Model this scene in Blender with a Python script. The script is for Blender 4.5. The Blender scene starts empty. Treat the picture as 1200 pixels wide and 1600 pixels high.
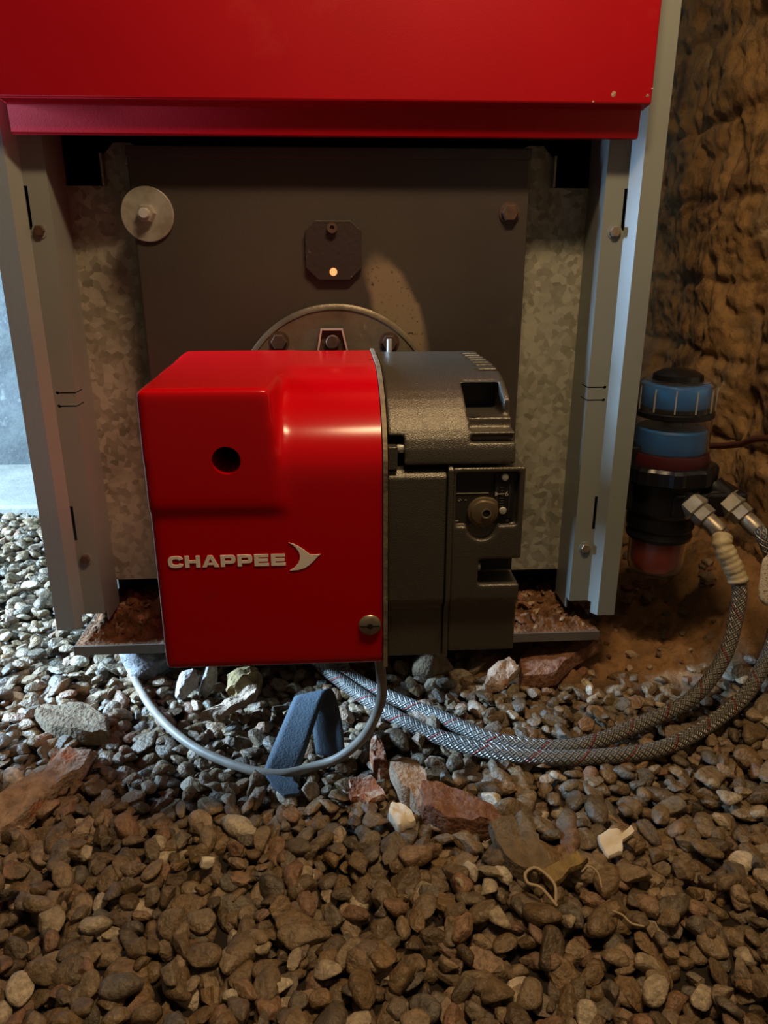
import bpy, bmesh, math, random
import numpy as np
from mathutils import Vector, Matrix, noise
random.seed(7); PI = math.pi
S = bpy.context.scene; COL = S.collection

# ---------------- camera ----------------
cam_d = bpy.data.cameras.new('camera'); cam = bpy.data.objects.new('camera', cam_d); COL.objects.link(cam)
CAM = Vector((.0018, -.738, .46)); TH, PS = .33317, .0603
fw = Vector((math.sin(PS)*math.cos(TH), math.cos(PS)*math.cos(TH), -math.sin(TH)))
cam.location = CAM; cam.rotation_euler = fw.to_track_quat('-Z', 'Y').to_euler()
cam_d.sensor_fit = 'VERTICAL'; cam_d.sensor_height = 24; cam_d.lens = 24*1180/1600
cam_d.clip_start = .01; S.camera = cam

# ---------------- light ----------------
S.view_settings.view_transform = 'Standard'; S.view_settings.look = 'None'
S.view_settings.exposure = 0.0; S.view_settings.gamma = 1; S.view_settings.use_curve_mapping = False
w = bpy.data.worlds.new('world'); S.world = w; w.use_nodes = True
w.node_tree.nodes['Background'].inputs[0].default_value = (.80, .62, .42, 1)
w.node_tree.nodes['Background'].inputs[1].default_value = .11
def area(name, loc, aim, sx, sy, power, color):
    l = bpy.data.lights.new(name, 'AREA'); l.shape = 'RECTANGLE'; l.size = sx; l.size_y = sy; l.energy = power; l.color = color
    o = bpy.data.objects.new(name, l); COL.objects.link(o); o.location = loc
    o.rotation_euler = (Vector(aim)-Vector(loc)).to_track_quat('-Z', 'Y').to_euler(); return o
area('warm_lamp', (.14, -.40, 1.06), (.05, -.1, 0), .26, .05, 5.5, (1, .71, .40))
area('cold_daylight', (-1.5, .06, .70), (0, .15, .05), .28, .46, 190, (.43, .68, 1))

# ---------------- materials ----------------
def mat(name, base, rough=.5, metal=0, var=None, vs=20, bump=0, bs=200, detail=4, trans=0, emit=None, coat=0, ior=1.45, rvar=0, pos=False, spec=.5):
    m = bpy.data.materials.new(name); m.use_nodes = True; nt = m.node_tree; N = nt.nodes; L = nt.links
    b = N['Principled BSDF']; b.inputs['Base Color'].default_value = (*base, 1)
    b.inputs['Roughness'].default_value = rough; b.inputs['Metallic'].default_value = metal
    b.inputs['Specular IOR Level'].default_value = spec
    b.inputs['Transmission Weight'].default_value = trans; b.inputs['Coat Weight'].default_value = coat; b.inputs['IOR'].default_value = ior
    tc = N.new('ShaderNodeTexCoord')
    if var:
        n = N.new('ShaderNodeTexNoise'); n.inputs['Scale'].default_value = vs; n.inputs['Detail'].default_value = detail
        L.new(tc.outputs['Object'], n.inputs['Vector'])
        r = N.new('ShaderNodeValToRGB'); r.color_ramp.elements[0].position = .35; r.color_ramp.elements[1].position = .68
        r.color_ramp.elements[0].color = (*base, 1); r.color_ramp.elements[1].color = (*var, 1)
        L.new(n.outputs['Fac'], r.inputs['Fac']); L.new(r.outputs['Color'], b.inputs['Base Color'])
        if rvar:
            mr = N.new('ShaderNodeMapRange'); mr.inputs['To Min'].default_value = rough-rvar; mr.inputs['To Max'].default_value = rough+rvar
            L.new(n.outputs['Fac'], mr.inputs['Value']); L.new(mr.outputs[0], b.inputs['Roughness'])
    if bump:
        n2 = N.new('ShaderNodeTexNoise'); n2.inputs['Scale'].default_value = bs; n2.inputs['Detail'].default_value = 3
        L.new(tc.outputs['Object'], n2.inputs['Vector'])
        bp = N.new('ShaderNodeBump'); bp.inputs['Strength'].default_value = min(bump, 1); bp.inputs['Distance'].default_value = .001*max(bump, 1)
        if pos:
            ge = N.new('ShaderNodeNewGeometry'); L.new(ge.outputs['Position'], n2.inputs['Vector']); n2.inputs['Detail'].default_value = 6
        L.new(n2.outputs['Fac'], bp.inputs['Height']); L.new(bp.outputs[0], b.inputs['Normal'])
    if emit:
        b.inputs['Emission Color'].default_value = (*emit[0], 1); b.inputs['Emission Strength'].default_value = emit[1]
    return m
def overlay(m, color, scale, lo, hi, rough=None, stretch=(1, 1, 1), musg=0):
    """mix a second colour over a material where a noise is high (rust, dust, scratches)"""
    nt = m.node_tree; N = nt.nodes; L = nt.links; b = N['Principled BSDF']
    tc = N.new('ShaderNodeTexCoord'); mp = N.new('ShaderNodeMapping'); mp.inputs['Scale'].default_value = stretch
    L.new(tc.outputs['Object'], mp.inputs[0])
    n = N.new('ShaderNodeTexNoise'); n.inputs['Scale'].default_value = scale; n.inputs['Detail'].default_value = 8; n.inputs['Roughness'].default_value = .65
    L.new(mp.outputs[0], n.inputs['Vector'])
    r = N.new('ShaderNodeMapRange'); r.inputs['From Min'].default_value = lo; r.inputs['From Max'].default_value = hi
    L.new(n.outputs['Fac'], r.inputs['Value'])
    mx = N.new('ShaderNodeMix'); mx.data_type = 'RGBA'; L.new(r.outputs[0], mx.inputs[0])
    old = b.inputs['Base Color']
    if old.is_linked: L.new(old.links[0].from_socket, mx.inputs[6])
    else: mx.inputs[6].default_value = old.default_value
    mx.inputs[7].default_value = (*color, 1); L.new(mx.outputs[2], old)
    if rough is not None:
        m2 = N.new('ShaderNodeMix'); L.new(r.outputs[0], m2.inputs[0]); m2.inputs[2].default_value = b.inputs['Roughness'].default_value
        if b.inputs['Roughness'].is_linked: L.new(b.inputs['Roughness'].links[0].from_socket, m2.inputs[2])
        m2.inputs[3].default_value = rough; L.new(m2.outputs[0], b.inputs['Roughness'])
    return m

M = {}
M['red_panel'] = overlay(mat('red_panel', (.31, .0005, .005), .40, spec=.25, var=(.34, .001, .007), vs=9, bump=.06, bs=700), (.38, .02, .02), 7, .62, .85)
M['red_cover'] = overlay(mat('red_cover', (.50, .0002, .004), .21, spec=.4, bump=.03, bs=60, coat=0), (.30, .02, .01), 16, .68, .8, .5)
M['grey_plastic'] = mat('grey_plastic', (.13, .118, .095), .31, metal=.65, var=(.11, .10, .082), vs=12, bump=.5, bs=1100)
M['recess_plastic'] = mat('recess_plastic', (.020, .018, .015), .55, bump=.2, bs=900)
M['dark_plastic'] = mat('dark_plastic', (.012, .011, .012), .35, bump=.1, bs=500)
M['filter_plastic'] = mat('filter_plastic', (.006, .006, .008), .30)
M['post_paint'] = overlay(mat('post_paint', (.19, .205, .19), .38, var=(.215, .23, .21), vs=7, bump=.06, bs=300), (.10, .06, .03), 30, .68, .78, .7)
M['dark_plate'] = overlay(mat('dark_plate', (.040, .030, .026), .42, var=(.056, .046, .038), vs=5, bump=.12, bs=250, rvar=.06), (.085, .06, .045), 22, .66, .9)
M['black'] = mat('soot_black', (.004, .004, .004), .9)
M['steel'] = mat('worn_steel', (.36, .31, .24), .38, metal=.6, var=(.20, .15, .10), vs=120, bump=.1, bs=500)
M['zinc'] = mat('zinc_steel', (.50, .47, .41), .34, metal=.6, var=(.33, .29, .23), vs=90)
M['bright'] = mat('bright_screw', (.75, .72, .66), .28, metal=.6)
M['rusty_bolt'] = mat('rusty_bolt', (.075, .045, .032), .55, metal=.4, var=(.11, .06, .04), vs=150, bump=.3)
M['flange'] = overlay(mat('cast_flange', (.19, .155, .105), .42, metal=.4, var=(.11, .085, .055), vs=28, bump=.35, bs=260), (.30, .22, .15), 55, .62, .72, .7)
M['gasket'] = mat('gasket_fibre', (.25, .20, .13), .6, metal=.3, var=(.14, .10, .07), vs=90, bump=.5, bs=300)
M['knob'] = mat('knob_metal', (.20, .15, .09), .34, metal=.6)
M['logo'] = mat('logo_print', (.93, .82, .75), .5)
M['mark'] = mat('white_print', (.42, .38, .32), .6)
M['fade'] = mat('fade_print', (.10, .09, .08), .6)
M['rust'] = overlay(mat('rust_scale', (.085, .038, .016), .95, spec=.15, var=(.22, .11, .055), vs=70, bump=3, bs=300), (.33, .23, .15), 60, .58, .68)
M['tray'] = overlay(mat('tray_metal', (.17, .15, .12), .45, metal=.4, var=(.12, .10, .08), vs=15), (.16, .07, .03), 25, .55, .68, .85)
M['flame'] = mat('flame_glow', (.8, .4, .2), .6, emit=((1, .36, .13), .95))
M['blue'] = mat('blue_float', (.01, .17, .58), .35)
M['maroon'] = mat('maroon_ring', (.05, .008, .011), .35)
M['amber'] = mat('red_bowl', (.34, .012, .003), .14, coat=.6)
M['clear'] = mat('clear_plastic', (.93, .90, .88), .07, trans=.985, ior=1.22)
M['rib'] = mat('rib_plastic', (.55, .52, .48), .25, trans=.5)
M['cable'] = mat('grey_cable', (.27, .235, .185), .5, var=(.18, .155, .12), vs=60)
M['strap'] = overlay(mat('strap_rubber', (.075, .105, .13), .7, var=(.055, .075, .095), vs=60, bump=.7, bs=500), (.16, .17, .17), 40, .62, .8)
M['tape'] = mat('cloth_tape', (.42, .33, .18), .6, var=(.55, .47, .30), vs=120, bump=.6, bs=300)
M['paper'] = overlay(mat('paper_tag', (.58, .52, .42), .8), (.12, .11, .10), 420, .55, .58, stretch=(1, 1, 2.2))
M['mortar'] = overlay(mat('mortar', (.42, .30, .20), .95, var=(.27, .17, .10), vs=130, bump=3, bs=260), (.50, .18, .07), 30, .60, .70)
M['pink_slab'] = overlay(mat('pink_slab', (.44, .31, .21), .95, var=(.22, .15, .10), vs=90, bump=3, bs=240), (.42, .14, .045), 24, .58, .68)
M['wood'] = overlay(mat('rotten_wood', (.15, .060, .032), .8, var=(.25, .12, .065), vs=110, bump=3.5, bs=190), (.42, .27, .17), 42, .60, .70)
M['orange'] = overlay(mat('orange_scrap', (.36, .12, .045), .8, var=(.20, .07, .03), vs=150, bump=3, bs=260), (.50, .36, .25), 120, .50, .62)
M['rock_brown'] = mat('rock_brown', (.20, .14, .075), .8, var=(.12, .085, .048), vs=120, bump=3, bs=260)
M['rock_grey'] = mat('rock_grey', (.20, .19, .18), .7, var=(.10, .09, .085), vs=120, bump=3, bs=260)
M['rock_pale'] = mat('rock_pale', (.42, .38, .33), .8, var=(.24, .20, .17), vs=120, bump=2.5, bs=260)
M['rock_yellow'] = mat('rock_yellow', (.32, .22, .08), .8, var=(.16, .11, .05), vs=120, bump=2.5, bs=260)
M['white_scrap'] = mat('white_scrap', (.75, .66, .50), .8, bump=.5)
M['copper'] = mat('old_copper', (.20, .07, .035), .45, metal=.6)
M['string'] = mat('pale_string', (.42, .32, .20), .8)

def galvanised():
    m = mat('galvanised', (.3, .27, .2), .42, metal=.3, bump=.05, bs=300); nt = m.node_tree; N = nt.nodes; L = nt.links; b = N['Principled BSDF']
    tc = N.new('ShaderNodeTexCoord'); v = N.new('ShaderNodeTexVoronoi'); v.inputs['Scale'].default_value = 150
    n0 = N.new('ShaderNodeTexNoise'); n0.inputs['Scale'].default_value = 60; ad = N.new('ShaderNodeVectorMath'); ad.operation = 'MULTIPLY_ADD'
    L.new(tc.outputs['Object'], n0.inputs['Vector']); L.new(n0.outputs['Color'], ad.inputs[0]); ad.inputs[1].default_value = (.012,)*3
    L.new(tc.outputs['Object'], ad.inputs[2]); L.new(ad.outputs[0], v.inputs['Vector'])
    sp = N.new('ShaderNodeSeparateColor'); L.new(v.outputs['Color'], sp.inputs[0])
    n = N.new('ShaderNodeTexNoise'); n.inputs['Scale'].default_value = 14; n.inputs['Detail'].default_value = 6; L.new(tc.outputs['Object'], n.inputs['Vector'])
    mu = N.new('ShaderNodeMath'); mu.operation = 'MULTIPLY_ADD'; L.new(sp.outputs[0], mu.inputs[0]); mu.inputs[1].default_value = .5; L.new(n.outputs['Fac'], mu.inputs[2])
    r = N.new('ShaderNodeValToRGB'); L.new(mu.outputs[0], r.inputs['Fac'])
    r.color_ramp.elements[0].position = .35; r.color_ramp.elements[0].color = (.15, .14, .10, 1)
    r.color_ramp.elements[1].position = 1; r.color_ramp.elements[1].color = (.40, .38, .30, 1)
    L.new(r.outputs[0], b.inputs['Base Color'])
    mr = N.new('ShaderNodeMapRange'); mr.inputs['To Min'].default_value = .33; mr.inputs['To Max'].default_value = .55
    L.new(sp.outputs[1], mr.inputs['Value']); L.new(mr.outputs[0], b.inputs['Roughness']); return m
M['galv'] = galvanised()

def pebble_mat():
    m = mat('pebble_stone', (.2, .15, .1), .42, bump=1.8, bs=330, pos=True); nt = m.node_tree; N = nt.nodes; L = nt.links; b = N['Principled BSDF']
    oi = N.new('ShaderNodeObjectInfo'); at = N.new('ShaderNodeAttribute'); at.attribute_name = 'tint'
    ad = N.new('ShaderNodeMath'); ad.operation = 'ADD'; L.new(oi.outputs['Random'], ad.inputs[0]); L.new(at.outputs['Fac'], ad.inputs[1])
    fr = N.new('ShaderNodeMath'); fr.operation = 'FRACT'; L.new(ad.outputs[0], fr.inputs[0])
    r = N.new('ShaderNodeValToRGB'); L.new(fr.outputs[0], r.inputs['Fac']); e = r.color_ramp.elements
    cs = [(0, (.105, .072, .042)), (.14, (.21, .135, .065)), (.28, (.13, .105, .075)), (.40, (.25, .155, .072)), (.52, (.17, .12, .07)),
          (.64, (.30, .21, .12)), (.76, (.15, .13, .10)), (.86, (.26, .14, .075)), (.95, (.36, .28, .18)), (.99, (.60, .50, .36))]
    e[0].position = 0; e[0].color = (*cs[0][1], 1); e[1].position = 1; e[1].color = (*cs[-1][1], 1)
    for p, c in cs[1:]:
        k = e.new(p); k.color = (*c, 1)
    r.color_ramp.interpolation = 'LINEAR'
    tc = N.new('ShaderNodeNewGeometry'); n = N.new('ShaderNodeTexNoise'); n.inputs['Scale'].default_value = 190; n.inputs['Detail'].default_value = 8; n.inputs['Roughness'].default_value = .7
    L.new(tc.outputs['Position'], n.inputs['Vector'])
    mr = N.new('ShaderNodeMapRange'); mr.inputs['From Min'].default_value = .3; mr.inputs['From Max'].default_value = .7; mr.inputs['To Min'].default_value = .42; mr.inputs['To Max'].default_value = 1.30
    L.new(n.outputs['Fac'], mr.inputs['Value'])
    hs = N.new('ShaderNodeHueSaturation'); L.new(r.outputs[0], hs.inputs['Color']); L.new(mr.outputs[0], hs.inputs['Value'])
    L.new(hs.outputs[0], b.inputs['Base Color']); return m
M['pebble'] = pebble_mat()

def earth(name, cols, scale, bump, bs, rough=.9):
    m = mat(name, cols[0], rough); nt = m.node_tree; N = nt.nodes; L = nt.links; b = N['Principled BSDF']
    tc = N.new('ShaderNodeTexCoord'); n = N.new('ShaderNodeTexNoise'); n.inputs['Scale'].default_value = scale; n.inputs['Detail'].default_value = 10; n.inputs['Roughness'].default_value = .68
    L.new(tc.outputs['Object'], n.inputs['Vector'])
    r = N.new('ShaderNodeValToRGB'); L.new(n.outputs['Fac'], r.inputs['Fac']); e = r.color_ramp.elements
    e[0].position = .30; e[0].color = (*cols[0], 1); e[1].position = .72; e[1].color = (*cols[-1], 1)
    for i, c in enumerate(cols[1:-1]):
        k = e.new(.30+.42*(i+1)/(len(cols)-1)); k.color = (*c, 1)
    L.new(r.outputs[0], b.inputs['Base Color'])
    n2 = N.new('ShaderNodeTexNoise'); n2.inputs['Scale'].default_value = bs; n2.inputs['Detail'].default_value = 8; n2.inputs['Roughness'].default_value = .7
    L.new(tc.outputs['Object'], n2.inputs['Vector'])
    bp = N.new('ShaderNodeBump'); bp.inputs['Strength'].default_value = bump; bp.inputs['Distance'].default_value = .006
    L.new(n2.outputs['Fac'], bp.inputs['Height']); L.new(bp.outputs[0], b.inputs['Normal']); return m
M['wall_rough'] = earth('weathered_masonry', [(.045, .027, .015), (.20, .11, .048), (.46, .26, .10), (.28, .18, .095), (.62, .47, .28)], 9, 1, 60)
M['dirt'] = earth('brown_earth', [(.13, .065, .028), (.42, .22, .085), (.28, .15, .065), (.55, .33, .15)], 18, 1, 110)
M['concrete'] = earth('grey_concrete', [(.045, .048, .045), (.10, .105, .095), (.07, .072, .07), (.20, .20, .18)], 16, .5, 60)
M['footing'] = earth('pale_footing', [(.16, .15, .12), (.22, .21, .17), (.30, .28, .23)], 8, .4, 60)

def braid():
    m = mat('steel_braid', (.3, .28, .24), .42, metal=.5); nt = m.node_tree; N = nt.nodes; L = nt.links; b = N['Principled BSDF']
    uv = N.new('ShaderNodeUVMap'); sx = N.new('ShaderNodeSeparateXYZ'); L.new(uv.outputs[0], sx.inputs[0])
    def mth(op, a, c, d=None):
        n = N.new('ShaderNodeMath'); n.operation = op
        for i, v in enumerate((a, c, d)):
            if v is None: continue
            if isinstance(v, (int, float)): n.inputs[i].default_value = v
            else: L.new(v, n.inputs[i])
        return n.outputs[0]
    K = 2*PI*13
    s1 = mth('SINE', mth('MULTIPLY', mth('ADD', sx.outputs[0], sx.outputs[1]), K), 0); s2 = mth('SINE', mth('MULTIPLY', mth('SUBTRACT', sx.outputs[0], sx.outputs[1]), K), 0)
    sel = mth('GREATER_THAN', mth('MULTIPLY', mth('SINE', mth('MULTIPLY', sx.outputs[0], K/2), 0), mth('SINE', mth('MULTIPLY', sx.outputs[1], K/2), 0)), 0)
    h = mth('MULTIPLY_ADD', mth('ADD', mth('MULTIPLY', s1, sel), mth('MULTIPLY', s2, mth('SUBTRACT', 1, sel))), .5, .5)
    r = N.new('ShaderNodeValToRGB'); L.new(h, r.inputs['Fac']); r.color_ramp.elements[0].position = .15; r.color_ramp.elements[0].color = (.11, .105, .095, 1); r.color_ramp.elements[1].position = .8; r.color_ramp.elements[1].color = (.34, .32, .28, 1)
    # a red and a green tracer thread wound along the hose
    t1 = mth('GREATER_THAN', mth('SINE', mth('MULTIPLY', mth('ADD', sx.outputs[0], mth('MULTIPLY', sx.outputs[1], 1.0)), 2*PI), 0), .985)
    t2 = mth('MULTIPLY', t1, mth('GREATER_THAN', h, .5))
    mx = N.new('ShaderNodeMix'); mx.data_type = 'RGBA'; L.new(t2, mx.inputs[0]); L.new(r.outputs[0], mx.inputs[6]); mx.inputs[7].default_value = (.36, .05, .04, 1)
    L.new(mx.outputs[2], b.inputs['Base Color'])
    bp = N.new('ShaderNodeBump'); bp.inputs['Strength'].default_value = 1; bp.inputs['Distance'].default_value = .0012; L.new(h, bp.inputs['Height']); L.new(bp.outputs[0], b.inputs['Normal']); return m
M['braid'] = braid()

# ---------------- mesh helpers ----------------
def wl(p):
    v = Vector()
    while p: v += p.location; p = p.parent
    return v
def obj(name, bm, m, parent=None, bevel=0, seg=2, smooth=None, origin=None):
    bmesh.ops.recalc_face_normals(bm, faces=bm.faces)
    if smooth is not None:
        for f in bm.faces: f.smooth = True
        for e in bm.edges:
            if len(e.link_faces) == 2 and e.calc_face_angle(0) > smooth: e.smooth = False
    off = wl(parent) if parent else (Vector(origin) if origin else Vector())
    bmesh.ops.translate(bm, vec=-off, verts=bm.verts)
    me = bpy.data.meshes.new(name); bm.to_mesh(me); bm.free()
    me.materials.append(M[m] if isinstance(m, str) else m)
    o = bpy.data.objects.new(name, me); COL.objects.link(o)
    if parent: o.parent = parent
    elif origin: o.location = (off.x, off.y, 0 if off.z < .1 else off.z)
    if bevel:
        for p in me.polygons: p.use_smooth = True
        b = o.modifiers.new('bevel', 'BEVEL'); b.width = bevel; b.segments = seg; b.limit_method = 'ANGLE'; b.angle_limit = math.radians(32); b.harden_normals = True
    return o
def tag(o, label=None, cat=None, group=None, kind=None):
    if label: o['label'] = label
    if cat: o['category'] = cat
    if group: o['group'] = group
    if kind: o['kind'] = kind
    return o
def thing(name, loc, label, cat, group=None):
    o = bpy.data.objects.new(name, None); COL.objects.link(o); o.location = loc; o.empty_display_size = .05
    return tag(o, label, cat, group)
def box(x0, x1, y0, y1, z0, z1, bm=None):
    bm = bm or bmesh.new(); r = bmesh.ops.create_cube(bm, size=1)
    for v in r['verts']:
        v.co = Vector(((x0+x1)/2+v.co.x*(x1-x0), (y0+y1)/2+v.co.y*(y1-y0), (z0+z1)/2+v.co.z*(z1-z0)))
    return bm
def prism(pts, axis, a, b, bm=None):
    """polygon pts in the other two axes (in x,y,z order) extruded along axis from a to b"""
    bm = bm or bmesh.new()
    def mk(p, t):
        return {0: (t, p[0], p[1]), 1: (p[0], t, p[1]), 2: (p[0], p[1], t)}[axis]
    A = [bm.verts.new(mk(p, a)) for p in pts]; B = [bm.verts.new(mk(p, b)) for p in pts]; n = len(pts)
    bm.faces.new(A); bm.faces.new(B[::-1])
    for i in range(n): bm.faces.new((A[i], B[i], B[(i+1) % n], A[(i+1) % n]))
    return bm
def frame(d):
    d = Vector(d).normalized(); a = Vector((0, 0, 1)) if abs(d.z) < .9 else Vector((1, 0, 0))
    u = d.cross(a).normalized(); return d, u, d.cross(u)
def lathe(prof, o, d=(0, 0, 1), n=32, bm=None, rfun=None):
    """prof: (radius, distance along d) pairs from o"""
    bm = bm or bmesh.new(); d, u, v = frame(d); o = Vector(o); rings = []
    for r, t in prof:
        ring = []
        for i in range(n):
            a = 2*PI*i/n; rr = r*(rfun(a, t) if rfun else 1)
            ring.append(bm.verts.new(o+d*t+(u*math.cos(a)+v*math.sin(a))*max(rr, 1e-5)))
        rings.append(ring)
    for A, B in zip(rings, rings[1:]):
        for i in range(n): bm.faces.new((A[i], A[(i+1) % n], B[(i+1) % n], B[i]))
    bm.faces.new(rings[0][::-1]); bm.faces.new(rings[-1]); return bm
def catmull(P, k=10):
    P = [Vector(p) for p in P]; P = [P[0]*2-P[1]]+P+[P[-1]*2-P[-2]]; out = []
    for i in range(1, len(P)-2):
        for j in range(k):
            t = j/k; a, b, c, d = P[i-1:i+3]
            out.append(.5*((2*b)+(c-a)*t+(2*a-5*b+4*c-d)*t*t+(3*b-a-3*c+d)*t**3))
    out.append(P[-2]); return out
def tube(P, r, n=14, k=10, bm=None, raw=False, rf=None):
    bm = bm or bmesh.new(); uvl = bm.loops.layers.uv.verify()
    C = [Vector(p) for p in P] if raw else catmull(P, k)
    T = [(C[min(i+1, len(C)-1)]-C[max(i-1, 0)]).normalized() for i in range(len(C))]
    _, u, _ = frame(T[0]); rings = []; L = 0; Ls = []
    for i, c in enumerate(C):
        u = (u-T[i]*u.dot(T[i])).normalized(); v = T[i].cross(u)
        if i: L += (c-C[i-1]).length
        Ls.append(L/(2*PI*r)); rr = r*(rf(L) if rf else 1)
        rings.append([bm.verts.new(c+(u*math.cos(2*PI*j/n)+v*math.sin(2*PI*j/n))*rr) for j in range(n)])
    for i in range(len(rings)-1):
        for j in range(n):
            f = bm.faces.new((rings[i][j], rings[i][(j+1) % n], rings[i+1][(j+1) % n], rings[i+1][j]))
            for l, uv in zip(f.loops, ((j/n, Ls[i]), ((j+1)/n, Ls[i]), ((j+1)/n, Ls[i+1]), (j/n, Ls[i+1]))): l[uvl].uv = uv
    bm.faces.new(rings[0][::-1]); bm.faces.new(rings[-1]); return bm
def bake(o):
    """apply the modifiers of o"""
    dg = bpy.context.evaluated_depsgraph_get(); dg.update(); me = bpy.data.meshes.new_from_object(o.evaluated_get(dg)); o.modifiers.clear(); o.data = me
def cut(o, cutters, then_bevel=0, seg=2):
    """carve the cutter meshes out of o"""
    off = wl(o)
    for cb in cutters:
        bmesh.ops.recalc_face_normals(cb, faces=cb.faces); bmesh.ops.translate(cb, vec=-off, verts=cb.verts)
        me = bpy.data.meshes.new('cut'); cb.to_mesh(me); cb.free()
        c = bpy.data.objects.new('cut', me); COL.objects.link(c); c.location = off
        b = o.modifiers.new('b', 'BOOLEAN'); b.operation = 'DIFFERENCE'; b.object = c; b.solver = 'EXACT'
        bake(o); bpy.data.objects.remove(c)
    if then_bevel:
        for p in o.data.polygons: p.use_smooth = True
        b = o.modifiers.new('bevel', 'BEVEL'); b.width = then_bevel; b.segments = seg; b.limit_method = 'ANGLE'; b.angle_limit = math.radians(32); b.harden_normals = True
def mould(o, voxel, it):
    """round every edge of o softly, like cast plastic"""
    r = o.modifiers.new('r', 'REMESH'); r.mode = 'VOXEL'; r.voxel_size = voxel; r.use_smooth_shade = True
    s = o.modifiers.new('s', 'SMOOTH'); s.factor = .5; s.iterations = it; bake(o)
def hexhead(c, d, r, h, bm=None):
    return lathe([(r, 0), (r, h*.8), (r*.88, h)], c, d, 6, bm)
def ridx(x, z, s, seed=0): return noise.noise(Vector((x*s+seed, z*s-seed, seed*.7)))

# ---------------- the setting ----------------
def grid(name, fn, nu, nv, m, kind=None):
    V = np.array([fn(i/nu, j/nv) for j in range(nv+1) for i in range(nu+1)]); F = [(j*(nu+1)+i, j*(nu+1)+i+1, (j+1)*(nu+1)+i+1, (j+1)*(nu+1)+i) for j in range(nv) for i in range(nu)]
    me = bpy.data.meshes.new(name); me.from_pydata(V.tolist(), [], F); me.polygons.foreach_set('use_smooth', [True]*len(F)); me.materials.append(M[m])
    o = bpy.data.objects.new(name, me); COL.objects.link(o)
    if kind: o['kind'] = kind
    return o
def sstep(a, b, x):
    t = max(0, min(1, (x-a)/(b-a))); return t*t*(3-2*t)
def dirt_amount(x, y):
    """where bare earth covers the stones: the back right, along the wall"""
    n = noise.noise(Vector((x*9, y*9, 3)))*.05
    return sstep(-.045, .02, y+n)*sstep(.10, .17, x+n)
def ground_z(x, y):
    z = -.006+.006*noise.noise(Vector((x*5, y*5, 0)))
    d = dirt_amount(x, y)
    z += d*(.012+.018*noise.fractal(Vector((x*22, y*22, 1)), .7, 2, 7)+.07*sstep(.40, .54, x))
    return z
floor = grid('floor', lambda u, v: (-1.6+2.3*u, -1.3+2.3*v, ground_z(-1.6+2.3*u, -1.3+2.3*v)), 520, 520, 'dirt', 'structure')
at = floor.data.attributes.new('bare', 'FLOAT', 'POINT'); at.data.foreach_set('value', np.array([dirt_amount(v.co.x, v.co.y) for v in floor.data.vertices], dtype=np.float32))
m = M['dirt']; nt = m.node_tree; N = nt.nodes; b = N['Principled BSDF']; an = N.new('ShaderNodeAttribute'); an.attribute_name = 'bare'; mx = N.new('ShaderNodeMix'); mx.data_type = 'RGBA'
nt.links.new(an.outputs['Fac'], mx.inputs[0]); nt.links.new(b.inputs['Base Color'].links[0].from_socket, mx.inputs[7]); mx.inputs[6].default_value = (.030, .020, .012, 1); nt.links.new(mx.outputs[2], b.inputs['Base Color'])
def wall_fn(u, v):
    y = -.75+1.75*u; z = -.02+1.5*v
    P = Vector((y*7, z*7, 5)); f = noise.fractal(P, 1, 2, 6)
    row = (z+.012*noise.noise(Vector((y*6, z*6, 0))))/.105; k = math.floor(row); fr = row-k
    cy = (y+.02*noise.noise(Vector((y*5, z*9, 9))))/.23+.5*(k % 2); fc = cy-math.floor(cy)
    j = min(min(fr, 1-fr)*.105, min(fc, 1-fc)*.23); joint = 1-sstep(.002, .014, j+.004*f)
    lump = noise.noise(Vector((math.floor(cy)*3.1, k*1.7, 2)))
    pit = max(0, noise.noise(Vector((y*24, z*30, 8)))-.22)
    return (.535-.020*f-.010*lump+.006*joint+.022*pit+.004*noise.noise(Vector((y*90, z*90, 1))), y, z)
grid('wall_right', wall_fn, 420, 380, 'wall_rough', 'structure')
grid('wall_back', lambda u, v: (-1.7+2.3*u, .90+.010*noise.fractal(Vector((u*22, v*16, 4)), 1, 2, 4), -.02+1.5*v), 120, 90, 'concrete', 'structure')
o = obj('trim_1', box(-1.7, -.30, .60, .895, -.02, .022), 'footing', bevel=.008); o['kind'] = 'structure'
# unseen slab added outside the frame to block the cold light toward the front
o = obj('light_blocker', box(-.72, -.64, -1.3, -.055, -.02, 1.6), 'concrete'); o['kind'] = 'structure'

# ---------------- boiler ----------------
BO = thing('boiler', (0, .3, .05), 'large floor-standing boiler with red front panel above open grey steel frame', 'boiler')
bm = prism([(-.03, .578), (-.03, 1.05), (-.004, 1.05), (-.004, .5535), (-.0130, .5535), (-.0145, .5765)], 0, -.2715, .2735)
o = obj('front_panel', bm, 'red_panel', BO, bevel=.0018); tag(o, 'red painted front panel with folded lower lip')
# narrower folded lip below the main face: cut its ends back
cut(o, [box(-.30, -.2695, -.04, .01, .50, .5765), box(.2705, .30, -.04, .01, .50, .5765)], .0014)
for px, pz, s in ((.2395, .5855, .0030), (.2690, .5845, .0018), (.2225, .5795, .0013), (.2728, .590, .0012), (-.147, .6505, .002)):
    bb = bmesh.new(); bmesh.ops.create_icosphere(bb, subdivisions=1, radius=1); rs = random.Random(int(px*1e4))
    for v in bb.verts: v.co = Vector((px+v.co.x*s*rs.uniform(.6, 1), -.0300+v.co.y*.0004, pz+v.co.z*s*rs.uniform(.6, 1.1)))
    obj('paint_chip', bb, 'mortar', BO)
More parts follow.
